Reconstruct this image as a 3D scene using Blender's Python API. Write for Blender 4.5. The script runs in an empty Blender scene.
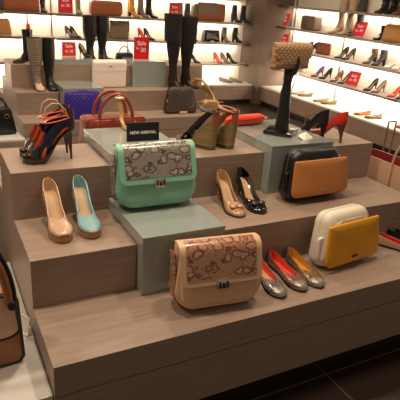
import bpy, bmesh, math, random
from mathutils import Vector, Matrix
random.seed(7)
SC = bpy.context.scene
COL = SC.collection
PI = math.pi
R = math.radians

# ---------------------------------------------------------------- materials
def lin(h):
    if not isinstance(h, str): return (*h, 1.0)
    h = h.lstrip('#'); o = []
    for i in (0, 2, 4):
        c = int(h[i:i+2], 16) / 255
        o.append(c / 12.92 if c <= .04045 else ((c + .055) / 1.055) ** 2.4)
    return (*o, 1.0)

MATS = {}
def mat(name, col, rough=.5, metal=0, coat=0, bump=0, bscale=200, emit=0, spec=.5, sheen=0):
    if name in MATS: return MATS[name]
    m = bpy.data.materials.new(name); m.use_nodes = True
    nt = m.node_tree; b = nt.nodes['Principled BSDF']
    b.inputs['Base Color'].default_value = lin(col)
    b.inputs['Roughness'].default_value = rough
    b.inputs['Metallic'].default_value = metal
    b.inputs['Coat Weight'].default_value = coat
    b.inputs['Coat Roughness'].default_value = .12
    b.inputs['Specular IOR Level'].default_value = spec
    if sheen: b.inputs['Sheen Weight'].default_value = sheen
    if emit:
        b.inputs['Emission Color'].default_value = lin(col); b.inputs['Emission Strength'].default_value = emit
    if bump:
        tc = nt.nodes.new('ShaderNodeTexCoord'); n = nt.nodes.new('ShaderNodeTexNoise')
        n.inputs['Scale'].default_value = bscale; n.inputs['Detail'].default_value = 3
        bp = nt.nodes.new('ShaderNodeBump'); bp.inputs['Strength'].default_value = bump; bp.inputs['Distance'].default_value = .002
        nt.links.new(tc.outputs['Object'], n.inputs['Vector']); nt.links.new(n.outputs['Fac'], bp.inputs['Height'])
        nt.links.new(bp.outputs['Normal'], b.inputs['Normal'])
    MATS[name] = m
    return m

def ramp(nt, stops):
    r = nt.nodes.new('ShaderNodeValToRGB')
    while len(r.color_ramp.elements) < len(stops): r.color_ramp.elements.new(.5)
    for e, (p, c) in zip(r.color_ramp.elements, stops): e.position = p; e.color = lin(c)
    return r

def wood_mat(name, c1, c2, c3, scale=(1.2, 14, 14), rough=.42):
    m = mat(name, c2, rough); nt = m.node_tree; b = nt.nodes['Principled BSDF']
    tc = nt.nodes.new('ShaderNodeTexCoord'); mp = nt.nodes.new('ShaderNodeMapping'); mp.inputs['Scale'].default_value = scale
    n = nt.nodes.new('ShaderNodeTexNoise'); n.inputs['Scale'].default_value = 5; n.inputs['Detail'].default_value = 7; n.inputs['Roughness'].default_value = .62
    n.inputs['Distortion'].default_value = .25
    r = ramp(nt, [(.28, c1), (.5, c2), (.72, c3)])
    nt.links.new(tc.outputs['Object'], mp.inputs['Vector']); nt.links.new(mp.outputs[0], n.inputs['Vector'])
    nt.links.new(n.outputs['Fac'], r.inputs[0]); nt.links.new(r.outputs[0], b.inputs['Base Color'])
    bp = nt.nodes.new('ShaderNodeBump'); bp.inputs['Strength'].default_value = .12; bp.inputs['Distance'].default_value = .002
    nt.links.new(n.outputs['Fac'], bp.inputs['Height']); nt.links.new(bp.outputs[0], b.inputs['Normal'])
    return m

def snake_mat(name, light, dark, mid, scale=34, stretch=(1, 1, 1.25)):
    m = mat(name, light, .28, coat=.5); nt = m.node_tree; b = nt.nodes['Principled BSDF']
    tc = nt.nodes.new('ShaderNodeTexCoord'); mp = nt.nodes.new('ShaderNodeMapping'); mp.inputs['Scale'].default_value = stretch
    nz = nt.nodes.new('ShaderNodeTexNoise'); nz.inputs['Scale'].default_value = 22
    mx = nt.nodes.new('ShaderNodeMixRGB'); mx.blend_type = 'LINEAR_LIGHT'; mx.inputs[0].default_value = .02
    v = nt.nodes.new('ShaderNodeTexVoronoi'); v.feature = 'F1'; v.inputs['Scale'].default_value = scale; v.inputs['Randomness'].default_value = .8
    v2 = nt.nodes.new('ShaderNodeTexVoronoi'); v2.inputs['Scale'].default_value = scale * 6
    r = ramp(nt, [(.0, mid), (.22, light), (.36, light), (.44, dark), (.52, dark), (.60, mid)])
    r2 = ramp(nt, [(.2, '#ffffff'), (.75, '#b8b0a8')])
    ml = nt.nodes.new('ShaderNodeMixRGB'); ml.blend_type = 'MULTIPLY'; ml.inputs[0].default_value = .6
    L = nt.links.new
    L(tc.outputs['Object'], mp.inputs[0]); L(mp.outputs[0], mx.inputs[1]); L(mp.outputs[0], nz.inputs[0]); L(nz.outputs['Color'], mx.inputs[2])
    L(mx.outputs[0], v.inputs['Vector']); L(mp.outputs[0], v2.inputs['Vector'])
    L(v.outputs['Distance'], r.inputs[0]); L(v2.outputs['Distance'], r2.inputs[0])
    L(r.outputs[0], ml.inputs[1]); L(r2.outputs[0], ml.inputs[2]); L(ml.outputs[0], b.inputs['Base Color'])
    return m

def weave_mat(name, c1, c2, scale=60, rough=.45, rot=45):
    """diagonal quilting / weave: two crossed sets of bands"""
    m = mat(name, c1, rough); nt = m.node_tree; b = nt.nodes['Principled BSDF']; L = nt.links.new
    tc = nt.nodes.new('ShaderNodeTexCoord'); w = []
    for s in (1, -1):
        mp = nt.nodes.new('ShaderNodeMapping'); mp.inputs['Rotation'].default_value = (0, R(rot * s), 0)
        wv = nt.nodes.new('ShaderNodeTexWave'); wv.inputs['Scale'].default_value = scale; wv.wave_profile = 'SIN'
        L(tc.outputs['Object'], mp.inputs[0]); L(mp.outputs[0], wv.inputs['Vector']); w.append(wv)
    mm = nt.nodes.new('ShaderNodeMath'); mm.operation = 'MINIMUM'
    L(w[0].outputs['Fac'], mm.inputs[0]); L(w[1].outputs['Fac'], mm.inputs[1])
    r = ramp(nt, [(.05, c2), (.3, c1)])
    L(mm.outputs[0], r.inputs[0]); L(r.outputs[0], b.inputs['Base Color'])
    bp = nt.nodes.new('ShaderNodeBump'); bp.inputs['Strength'].default_value = .6; bp.inputs['Distance'].default_value = .004
    L(mm.outputs[0], bp.inputs['Height']); L(bp.outputs[0], b.inputs['Normal'])
    return m

# ---------------------------------------------------------------- mesh helpers
def mk(name, bm, m, parent=None, smooth=True, mats=None):
    bmesh.ops.recalc_face_normals(bm, faces=bm.faces)
    me = bpy.data.meshes.new(name); bm.to_mesh(me); bm.free()
    for x in (mats or [m]): me.materials.append(x)
    if smooth:
        for p in me.polygons: p.use_smooth = True
        try: me.set_sharp_from_angle(angle=R(48))
        except Exception: pass
    o = bpy.data.objects.new(name, me); COL.objects.link(o)
    if parent: o.parent = parent
    return o

def tag(o, label, cat, group=None):
    o['label'] = label; o['category'] = cat
    if group: o['group'] = group
    return o

def thing(name, label, cat, loc=(0, 0, 0), rz=0, tilt=0, group=None):
    o = bpy.data.objects.new(name, None); COL.objects.link(o); o.empty_display_size = .05
    o.location = loc; o.rotation_euler = (R(tilt), 0, R(rz))
    return tag(o, label, cat, group)

def dup(root, loc, rz, label, group=None, tilt=0):
    r = root.copy(); COL.objects.link(r); r.location = loc; r.rotation_euler = (R(tilt), 0, R(rz)); r['label'] = label
    if group: r['group'] = group
    for ch in list(root.children):
        c = ch.copy(); COL.objects.link(c); c.parent = r
        for g in ch.children:
            d = g.copy(); COL.objects.link(d); d.parent = c
    return r

def box(bm, x0, x1, y0, y1, z0, z1, bev=0):
    r = bmesh.ops.create_cube(bm, size=1)
    for v in r['verts']:
        v.co = Vector(((x0 + x1) / 2 + v.co.x * (x1 - x0), (y0 + y1) / 2 + v.co.y * (y1 - y0), (z0 + z1) / 2 + v.co.z * (z1 - z0)))
    if bev:
        es = list({e for v in r['verts'] for e in v.link_edges})
        bmesh.ops.bevel(bm, geom=es, offset=bev, segments=2, affect='EDGES', profile=.6)
    return bm

def boxm(*a, **k): return box(bmesh.new(), *a, **k)

def loft(bm, rings, cap=True, closed=True):
    vs = [[bm.verts.new(p) for p in r] for r in rings]
    n = len(vs[0])
    for a, b in zip(vs, vs[1:]):
        for i in range(n if closed else n - 1):
            j = (i + 1) % n
            try: bm.faces.new((a[i], a[j], b[j], b[i]))
            except ValueError: pass
    if cap and closed:
        for r in (vs[0], vs[-1]):
            try: bm.faces.new(r)
            except ValueError: pass
    return vs

def tube(bm, pts, r, n=8, flat=1.0, up=(0, 0, 1), closed=False):
    pts = [Vector(p) for p in pts]; rings = []
    N = len(pts); prev = None
    for i, p in enumerate(pts):
        if closed: t = pts[(i + 1) % N] - pts[i - 1]
        else: t = pts[min(i + 1, N - 1)] - pts[max(i - 1, 0)]
        t.normalize()
        if prev is None:
            u = Vector(up); u = u - t * u.dot(t)
            if u.length < .05: u = Vector((1, 0, 0)) - t * t.x
        else: u = prev - t * prev.dot(t)
        u.normalize(); prev = u; w = t.cross(u)
        rr = r[i] if isinstance(r, (list, tuple)) else r
        rings.append([p + (u * math.cos(a) * flat + w * math.sin(a)) * rr for a in [2 * PI * k / n for k in range(n)]])
    if closed: rings.append(rings[0]); loft(bm, rings, cap=False)
    else: loft(bm, rings)
    return bm

def arc(c, rx, rz, a0, a1, n=14, plane='xz', y=0):
    o = []
    for i in range(n + 1):
        a = R(a0 + (a1 - a0) * i / n)
        if plane == 'xz': o.append((c[0] + rx * math.cos(a), y, c[1] + rz * math.sin(a)))
        elif plane == 'yz': o.append((y, c[0] + rx * math.cos(a), c[1] + rz * math.sin(a)))
        else: o.append((c[0] + rx * math.cos(a), c[1] + rz * math.sin(a), y))
    return o

def ell(bm, c, r, seg=12):
    m = Matrix.Translation(c) @ Matrix.Diagonal((*r, 1))
    bmesh.ops.create_uvsphere(bm, u_segments=seg, v_segments=seg // 2 + 1, radius=1, matrix=m); return bm

def interp(tab, s):
    if s <= tab[0][0]: return tab[0][1]
    for (a, u), (b, v) in zip(tab, tab[1:]):
        if s <= b:
            t = (s - a) / (b - a); t = t * t * (3 - 2 * t) if False else t
            return u + (v - u) * t
    return tab[-1][1]

def sstep(t): t = max(0, min(1, t)); return t * t * (3 - 2 * t)

def text_mesh(name, txt, size, m, parent, loc, rot=(PI / 2, 0, 0), align='CENTER', ext=.0006, shear=0, sx=1):
    c = bpy.data.curves.new(name, 'FONT'); c.body = txt; c.size = size; c.align_x = align; c.align_y = 'CENTER'; c.extrude = ext; c.shear = shear
    o = bpy.data.objects.new('tmp', c); COL.objects.link(o)
    bpy.context.view_layer.update()
    me = bpy.data.meshes.new_from_object(o.evaluated_get(bpy.context.evaluated_depsgraph_get()))
    bpy.data.objects.remove(o)
    me.materials.clear(); me.materials.append(m); me.name = name
    q = bpy.data.objects.new(name, me); COL.objects.link(q); q.parent = parent; q.location = loc; q.rotation_euler = rot; q.scale = (sx, 1, 1)
    return q

# ---------------------------------------------------------------- shoes (x runs from heel to toe, z up, heel at the origin)
W_ROUND = [(0, .007), (.02, .014), (.06, .021), (.14, .027), (.3, .026), (.42, .026), (.55, .031), (.7, .0385), (.8, .0385), (.9, .031), (.96, .021), (.99, .011), (1, .004)]
W_POINT = [(0, .007), (.02, .013), (.06, .020), (.14, .025), (.3, .025), (.42, .024), (.55, .030), (.68, .0365), (.78, .033), (.88, .022), (.95, .012), (.99, .006), (1, .002)]

def bedz(s, h, p):
    return p + h * (1 - sstep((s - .10) / .58)) + .004 * max(0, (s - .85) / .15)

def upper_mesh(L, h, p, W, ws, topl, dome, s1, s2, th=.0038):
    S = [0, .01, .03, .06, .10, .15, .2, .26, .32, .38, .44, .5, .54, .57, .6, .63, .66, .69, .72, .75, .79, .83, .87, .91, .94, .965, .985, 1]
    bm = bmesh.new(); outer = []; allr = []
    for s in S:
        w = interp(W, s) * ws; t = interp(topl, s); d = max(interp(dome, s), t + .001)
        o = 1 if s < s1 else (0 if s >= s2 else 1 - ((s - s1) / (s2 - s1)) ** 2)
        o = max(o, .0); z0 = bedz(s, h, p); x = s * L
        th2 = min(th, w * .4); lipf = 1 - .22 * (1 - sstep(s / .3))
        def half(ww, tt, dd, zb):
            pts = [(0, zb), (.6 * ww, zb), (.9 * ww, zb + .003), (ww * 1.0, zb + (tt - zb) * .45)]
            te = math.acos(max(0, min(1, o)))
            for k in range(5):
                a = te * k / 4
                pts.append((ww * math.cos(a) * lipf, tt + (dd - tt) * math.sin(a)))
            return pts
        O = half(w, t, d, 0); I = half(w - th2, t, max(d - th2, t), .003 if s > .012 else t - .0005)
        ring = [(x, -a, z0 + b) for a, b in reversed(O[1:])] + [(x, a, z0 + b) for a, b in O] \
             + [(x, a, z0 + b) for a, b in reversed(I)] + [(x, -a, z0 + b) for a, b in I[1:]]
        allr.append(ring)
    vs = loft(bm, allr)
    n = len(allr[0]); half_n = n // 2
    bm.faces.ensure_lookup_table()
    idx = {}
    for r in vs:
        for i, v in enumerate(r): idx[v] = i
    for f in bm.faces:
        ii = [idx[v] for v in f.verts]
        if len(ii) == 4 and min(ii) >= half_n and max(ii) < n: f.material_index = 1
    return bm

def sole_mesh(L, h, p, W, ws, plat_from=.5, t=.004, grow=1.04):
    bm = bmesh.new(); rr = []
    for k in range(22):
        s = k / 21; w = interp(W, s) * ws * grow; top = bedz(s, h, p)
        tt = t + (max(p - t, 0)) * sstep((s - (plat_from - .25)) / .3)
        bot = max(top - tt, 0) if s > .3 else top - t
        bot = max(bot, 0.0 if h + p > .02 or s > .2 else 0)
        if top - bot < .0015: bot = top - .0015
        x = s * L
        rr.append([(x, -w * .96, bot), (x, w * .96, bot), (x, w, (top + bot) / 2), (x, w * .97, top), (x, -w * .97, top), (x, -w, (top + bot) / 2)])
    loft(bm, rr); return bm

def insole_mesh(L, h, p, W, ws, s0=.0, s1=.9):
    bm = bmesh.new(); rr = []
    for k in range(18):
        s = s0 + (s1 - s0) * k / 17; w = max(interp(W, s) * ws * .86 - .0045, .003); z = bedz(s, h, p) + .004; x = s * L + (.003 if k == 0 else 0)
        rr.append([(x, -w, z), (x, -w * .5, z + .0008), (x, w * .5, z + .0008), (x, w, z), (x, w, z - .0008), (x, -w, z - .0008)])
    loft(bm, rr); return bm

def heel_mesh(kind, L, h, p, ws):
    bm = bmesh.new(); rr = []
    ztop = h + p
    for k in range(11):
        q = k / 10
        if kind == 'stiletto':
            f = (1 - q) ** 2.4; rx = .005 + .021 * f; ry = .005 + .021 * f; cx = .020 + .014 * f - .004 * q
        elif kind == 'block':
            f = (1 - q) ** 1.5; rx = .016 + .014 * f; ry = .019 + .009 * f; cx = .024 + .010 * f
        else:
            f = (1 - q); rx = .026 + .006 * f; ry = .025 + .003 * f; cx = .030 + .004 * f
        rx *= ws; ry *= ws; z = ztop * (1 - q)
        ring = []
        for i in range(12):
            a = 2 * PI * i / 12; X = cx + rx * math.cos(a)
            zz = z if k else bedz(max(X, 0) / L, h, p) - .001
            ring.append((X, ry * math.sin(a), zz))
        rr.append(ring)
    loft(bm, rr); return bm

def wedge_mesh(L, h, p, W, ws):
    bm = bmesh.new(); rr = []
    for k in range(24):
        s = k / 23; w = interp(W, s) * ws * 1.02; top = bedz(s, h, p) - .001; x = s * L
        lean = -.012 * (1 - s) if s < .1 else 0
        bot = 0 if s < .9 else .006 * (s - .9) * 10
        rr.append([(x + .012 * max(0, (1 - s * 4)), -w, bot), (x + .012 * max(0, (1 - s * 4)), w, bot), (x, w, top), (x, -w, top)])
    loft(bm, rr); return bm

def bow(parent, m, x, z, s=1.0, name='bow'):
    bm = bmesh.new()
    for q in (-1, 1):
        rr = []
        for k in range(7):
            t = k / 6; wz = (.003 + .009 * math.sin(PI * min(t * .9 + .1, 1) * .85)) * s
            y = q * t * .021 * s
            rr.append([(x + wz * math.cos(a), y, z + .004 * s + wz * .55 * math.sin(a)) for a in [2 * PI * i / 8 for i in range(8)]])
        loft(bm, rr)
        tube(bm, [(x, 0, z + .003), (x + .010 * s, q * .008 * s, z), (x + .02 * s, q * .013 * s, z - .006)], .003 * s, 6, .5)
    ell(bm, (x, 0, z + .005 * s), (.005 * s, .005 * s, .006 * s), 8)
    return mk(name, bm, m, parent)

TOP_PUMP = [(0, .058), (.04, .055), (.12, .046), (.25, .037), (.42, .031), (.55, .028), (.66, .022), (.85, .016), (1, .006)]
DOME_PUMP = [(0, .059), (.5, .045), (.6, .043), (.7, .038), (.82, .031), (.92, .024), (.97, .017), (1, .008)]
TOP_HIGH = [(0, .068), (.06, .066), (.16, .058), (.3, .048), (.45, .040), (.55, .034), (.66, .026), (.85, .016), (1, .006)]
TOP_FLAT = [(0, .052), (.06, .050), (.2, .040), (.4, .032), (.6, .026), (.85, .016), (1, .006)]
DOME_FLAT = [(0, .051), (.6, .034), (.75, .032), (.88, .027), (.96, .019), (1, .008)]
TOP_LOAF = [(0, .060), (.1, .055), (.3, .048), (.5, .045), (.7, .028), (.9, .018), (1, .008)]
DOME_LOAF = [(0, .061), (.42, .062), (.6, .050), (.8, .036), (.93, .026), (1, .010)]

def pump(name, label, loc, rz, up, lining, inso, heelm=None, solem=None, L=.235, h=.095, p=0.0, kind='stiletto', toe='round', ws=1.0,
         tp=TOP_PUMP, dm=DOME_PUMP, s1=.54, s2=.70, cat='shoe', group=None, has_bow=None, peep=None, cap=None, buckle=None, tilt=0):
    W = W_ROUND if toe == 'round' else W_POINT
    t = thing(name, label, cat, loc, rz, tilt, group)
    mk('upper', upper_mesh(L, h, p, W, ws, tp, dm, s1, s2), None, t, mats=[up, lining])
    mk('insole', insole_mesh(L, h, p, W, ws), inso, t)
    mk('sole', sole_mesh(L, h, p, W, ws), solem or M['sole_dark'], t)
    if h > .004: mk('heel', heel_mesh(kind, L, h, p, ws), heelm or up, t)
    if has_bow: bow(t, has_bow, L * .80, bedz(.8, h, p) + interp(dm, .8) - .002, ws * 1.35)
    if peep:
        bm = ell(bmesh.new(), (L * .975, 0, p + .0115), (.0085, .0165 * ws, .0065)); mk('peep_toe', bm, peep, t)
    if cap:
        bm = bmesh.new(); rr = []
        for k in range(8):
            s = .84 + .163 * k / 7; w = interp(W, s) * ws + .0012; d = interp(dm, s) + .0012; tt = interp(tp, s); z0 = bedz(s, h, p)
            rr.append([(s * L + (.0008 if k == 7 else 0), w * math.cos(a), z0 + max(.001, tt + (d - tt) * math.sin(a))) if False else
                       (s * L + (.001 if k == 7 else 0), w * math.cos(a), z0 + .002 + (d - .002) * math.sin(a) ** .7) for a in [PI * i / 12 for i in range(13)]])
        loft(bm, rr, closed=False); mk('toe_cap', bm, cap, t)
    if buckle:
        x = L * .77; z = bedz(.77, h, p) + interp(dm, .77)
        bm = bmesh.new(); tube(bm, [(x - .008, -.014, z), (x + .008, -.014, z - .002), (x + .008, .014, z - .002), (x - .008, .014, z)], .0018, 6, closed=True)
        mk('buckle', bm, buckle, t)
    return t

def boot(name, label, loc, rz, m, H=.30, L=.25, h=.06, p=.0, kind='block', toe='round', ws=1.0, calf=(.058, .052), top=None, cuff=None, cuff_h=.08,
         group=None, lean=(0, 0), zipm=None, footm=None, inner=None, soft=0, category='boot'):
    W = W_ROUND if toe == 'round' else W_POINT
    t = thing(name, label, category, loc, rz, 0, group)
    inner = inner or M['dark_inside']
    TP = [(0, .075), (.25, .075), (.4, .055), (.6, .032), (.85, .020), (1, .008)]
    DM = [(0, .08), (.3, .085), (.45, .070), (.6, .052), (.75, .040), (.9, .029), (.97, .020), (1, .010)]
    mk('foot', upper_mesh(L, h, p, W, ws, TP, DM, .22, .34), None, t, mats=[footm or m, inner])
    mk('sole', sole_mesh(L, h, p, W, ws), M['sole_dark'], t)
    if h > .004: mk('heel', heel_mesh(kind, L, h, p, ws), M['sole_dark'] if kind != 'stiletto' else m, t)
    z0 = h + p + .03; bm = bmesh.new(); rr = []; ri = []
    top = top or calf; n = 18
    for k in range(19):
        q = k / 18; z = z0 + (H - z0) * q
        if q < .14: f = q / .14; rx = .058 + (.042 - .058) * f; ry = .033 + .003 * f; cx = .062 - .008 * f
        else:
            f = (q - .14) / .86
            g = sstep(f / .6)
            rx = .042 + (calf[0] - .042) * g; ry = .036 + (calf[1] - .036) * g; cx = .054 - .004 * f
            if f > .6: e = (f - .6) / .4; rx += (top[0] - calf[0]) * e; ry += (top[1] - calf[1]) * e
        sc = 1 + soft * .06 * math.sin(k * 1.9) * (1 - abs(2 * q - 1) * .3)
        lx = lean[0] * q * q; ly = lean[1] * q * q
        rr.append([(cx + lx + rx * ws * sc * math.cos(a), ly + ry * ws * sc * math.sin(a), z + soft * .004 * math.sin(2 * a + k)) for a in [2 * PI * i / n for i in range(n)]])
    for ring in reversed(rr[6:]):
        c = Vector([sum(v[j] for v in ring) / n for j in range(3)])
        ri.append([tuple(c + (Vector(v) - c) * .93) for v in ring])
    vs = loft(bm, rr + ri)
    idx = {v: k for k, r_ in enumerate(vs) for v in r_}
    for f in bm.faces:
        if min(idx[v] for v in f.verts) >= len(rr): f.material_index = 1
    mk('shaft', bm, None, t, mats=[m, inner])
    if cuff:
        bm = bmesh.new(); a_ = []; 
        for q in (0, .15, .85, 1):
            z = H - cuff_h + cuff_h * q + .004; k = 1.06 + .10 * q
            a_.append([(.050 + lean[0] * (1 - (1 - q) * .3) + top[0] * ws * k * math.cos(a), lean[1] + top[1] * ws * k * math.sin(a), z) for a in [2 * PI * i / n for i in range(n)]])
        b_ = [[(v[0] * .93 + .05 * .07 + lean[0] * .07, v[1] * .93, v[2]) for v in r_] for r_ in reversed(a_)]
        loft(bm, a_ + b_ + [a_[0]], cap=False); mk('cuff', bm, cuff, t)
    if zipm:
        bm = bmesh.new(); tube(bm, [(.055, -.037 * ws - .003, z0 + .02), (.053, -(calf[1] * ws + .002), z0 + (H - z0) * .6), (.05 + lean[0], lean[1] - top[1] * ws - .002, H - .01)], .002, 6); mk('zip', bm, zipm, t)
    return t

# ---------------------------------------------------------------- bags (x width, front towards -y, z up; the back lower edge at the origin)
def rrect(w, h, rb, rt, taper=0, n=6):
    """outline in x,z: bottom radius rb, top radius rt; taper widens the bottom"""
    o = []
    for cx, cz, r, a0 in ((w / 2 - rb, rb, rb, -90), (w / 2 - rt - taper, h - rt, rt, 0), (-w / 2 + rt + taper, h - rt, rt, 90), (-w / 2 + rb, rb, rb, 180)):
        for i in range(n + 1):
            a = R(a0 + 90 * i / n); o.append((cx + r * math.cos(a), cz + r * math.sin(a)))
    return o

def puffy(out, y0, y1, edge=.02, bulge=.008, bmat=None, dz=0, shear=0):
    """solid with outline `out` between depths y0 (front) and y1 (back), rounded rims and softly bulging faces"""
    bm = bmesh.new(); cx = sum(p[0] for p in out) / len(out); cz = sum(p[1] for p in out) / len(out)
    hx = max(abs(p[0] - cx) for p in out); hz = max(abs(p[1] - cz) for p in out)
    def ring(ins, y): return [(cx + (x - cx) * (1 - ins / hx), y + shear * z, cz + (z - cz) * (1 - ins / hz) + dz) for x, z in out]
    rr = []
    for f in (.15, .4, .7): rr.append(ring(hx * (1 - f) if False else 0, y0) if False else [(cx + (x - cx) * f, y0 - bulge * (1 - f * f * .6) + shear * z, cz + (z - cz) * f + dz) for x, z in out])
    for k in range(6):
        a = PI / 2 * k / 5
        rr.append(ring(edge * (1 - math.sin(a)), y0 + edge * (1 - math.cos(a))) if k else ring(edge, y0 - bulge * .15))
    for k in range(6):
        a = PI / 2 * (1 - k / 5)
        rr.append(ring(edge * (1 - math.sin(a)), y1 - edge * (1 - math.cos(a))))
    for f in (.7, .4, .15): rr.append([(cx + (x - cx) * f, y1 + bulge * .5 * (1 - f) + shear * z, cz + (z - cz) * f + dz) for x, z in out])
    loft(bm, rr); return bm

def rim(out, y, r, scale=1.0, dz=0, n=6, shear=0):
    bm = bmesh.new(); cx = sum(p[0] for p in out) / len(out); cz = sum(p[1] for p in out) / len(out)
    tube(bm, [(cx + (x - cx) * scale, y + shear * z, cz + (z - cz) * scale + dz) for x, z in out], r, n, up=(0, 1, 0), closed=True); return bm

def flap_mesh(w, D, ztop, drop, rad, over=.004, th=.004, back=.5, inset=0, lift=0, start=0.0, bottom_cut=0, flare=0):
    """sheet that starts on the top, rolls over the front edge (y=-D) and drops; outlined with rounded lower corners"""
    path = []
    rtop = .028
    y_back = -D * back
    path.append((y_back, ztop + over)); path.append((-D + rtop, ztop + over))
    for k in range(1, 7):
        a = PI / 2 * k / 6; path.append((-D + rtop - (rtop + over) * math.sin(a), ztop - rtop + (rtop + over) * math.cos(a)))
    n = 14
    for k in range(1, n + 1): path.append((-D - over - flare * k / n, ztop - rtop - (drop - rtop) * k / n))
    # arclength
    ls = [0]
    for a, b in zip(path, path[1:]): ls.append(ls[-1] + math.hypot(b[0] - a[0], b[1] - a[1]))
    T = ls[-1]
    def at(l):
        for i in range(len(ls) - 1):
            if l <= ls[i + 1] + 1e-9:
                t = (l - ls[i]) / (ls[i + 1] - ls[i] + 1e-9)
                a, b = path[i], path[i + 1]; p = Vector((0, a[0] + (b[0] - a[0]) * t, a[1] + (b[1] - a[1]) * t))
                nn = Vector((0, -(a[1] - b[1]), (a[0] - b[0]))); nn = Vector((0, (b[1] - a[1]), -(b[0] - a[0]))); nn.normalize(); return p, nn
        return Vector((0, *path[-1])), Vector((0, -1, 0))
    l0 = start + inset; l1 = T - inset - bottom_cut; rad = max(rad - inset, .004); hw = w / 2 - inset
    bm = bmesh.new(); rows = []
    ns = [l0 + (l1 - rad - l0) * i / 14 for i in range(15)] + [l1 - rad + rad * math.sin(PI / 2 * i / 6) for i in range(1, 7)]
    for l in ns:
        e = max(0, l - (l1 - rad)); ww = hw - rad + math.sqrt(max(rad * rad - e * e, 0)) if e > 0 else hw
        p, nn = at(l)
        if nn.y > 0 or (abs(nn.y) < 1e-6 and nn.z < 0): nn = -nn
        top = [(ww * (-1 + 2 * j / 12), p.y + nn.y * (lift + th), p.z + nn.z * (lift + th)) for j in range(13)]
        bot = [(ww * (-1 + 2 * j / 12), p.y + nn.y * lift, p.z + nn.z * lift) for j in reversed(range(13))]
        rows.append(top + bot)
    loft(bm, rows); return bm

def satchel(name, label, loc, rz, tilt, body, panel, metal, dark, W=.31, H=.255, D=.09, edge=None):
    t = thing(name, label, 'handbag', loc, rz, tilt)
    out = rrect(W, H, .075, .02, .024)
    mk('body', puffy(out, -D, 0, .014, .010), body, t)
    low = [(x * .9, .018 + z * .62) for x, z in rrect(W, H * .9, .05, .02, 0)]
    b = mk('front_pocket', puffy(low, -D - .010, -D + .02, .010, .003), body, t)
    mk('piping', rim(out, -D + .006, .0035, .975), body, t)
    for sgn in (-1, 1):
        bm = bmesh.new(); rr = []
        for k in range(12):
            z = .03 + (H - .06) * k / 11; x = sgn * (W / 2 + .0015 - .004 * k / 11 - (.012 if k == 0 else 0) * 1)
            rr.append([(x, -D + .022, z), (x + sgn * .003, -D / 2, z), (x, -.022, z), (x - sgn * .004, -.022, z), (x - sgn * .004, -D + .022, z)])
        loft(bm, rr); mk('gusset', bm, panel, t)
    f = mk('flap', flap_mesh(W - .022, D, H, H * .60, .03, over=.008, th=.006, flare=.012), edge or body, t)
    mk('snakeskin_panel', flap_mesh(W - .022, D, H, H * .60, .03, over=.008, inset=.024, lift=.0062, th=.0016, flare=.012), panel, f)
    # turn-lock: plate, frame and toggle
    zl = H - H * .60 + .004
    lk = mk('lock', boxm(-.024, .024, -D - .034, -D - .010, zl - .020, zl + .014, bev=.003), metal, t)
    mk('toggle', boxm(-.005, .005, -D - .040, -D - .033, zl - .016, zl + .004, bev=.002), dark, lk)
    for q in (-.015, .015): mk('lock_inlay', boxm(q - .004, q + .004, -D - .037, -D - .033, zl - .014, zl + .008), dark, lk)
    return t

def round_bag(name, label, loc, rz, tilt, body, front, W=.34, H=.26, D=.10, fw=.34, fh=.185, fz=.02, metal=None, fx=.012, side=None):
    """two-tone bag: rounded zipped body with a wide flat pocket flap in front"""
    t = thing(name, label, 'handbag', loc, rz, tilt)
    out = rrect(W, H, .05, .055, .030)
    mk('body', puffy(out, -D, 0, .040, .008), body, t)
    z = mk('zip', rim(out, -D * .5, .0025, 1.003), M['zip_grey'] if side is None else side, t)
    o2 = [(x + fx, z_ + fz) for x, z_ in rrect(fw, fh, .040, .006, -.0)]
    o2 = [(x * (1 - .10 * (z_ - fz) / fh) + .010 * 0, z_) for x, z_ in o2]
    mk('front_flap', puffy(o2, -D - .018, -D - .004, .005, .006), front, t)
    mk('metal_tag', boxm(fx - .018, fx + .018, -D - .027, -D - .020, fz + .028, fz + .036), metal or M['silver'], t)
    o3 = [(x - .0, z_ + .03) for x, z_ in rrect(W + .016, H * .46, .03, .012, .004)]
    mk('side_wings', puffy(o3, -D * .80, -D * .62, .006, .0), body, t)
    return t

def handle_arch(W, H, rise, y, r, n=16):
    return [(W * math.cos(PI - PI * i / n) , y, H + rise * math.sin(PI * i / n)) for i in range(n + 1)]

def clutch(name, label, loc, rz, m, W=.26, H=.15, D=.05, flap=None, metal=None, tilt=0, cat='clutch bag', group=None, strap=None, rb=.012, r_=.3):
    t = thing(name, label, cat, loc, rz, tilt, group)
    mk('body', puffy(rrect(W, H, rb, rb, 0), -D, 0, min(D * .35, .018), .005), m, t)
    if flap: mk('flap', flap_mesh(W + .004, D, H, H * .58, .015, over=.002, th=.003), flap, t)
    if metal: mk('clasp', ell(bmesh.new(), (0, -D - .014, H * .44), (.014, .006, .012), 10), metal, t)
    if strap: mk('strap', tube(bmesh.new(), handle_arch(W * .40, H - .01, H * .5, -D / 2, .003), .004, 6), strap, t)
    return t

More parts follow.
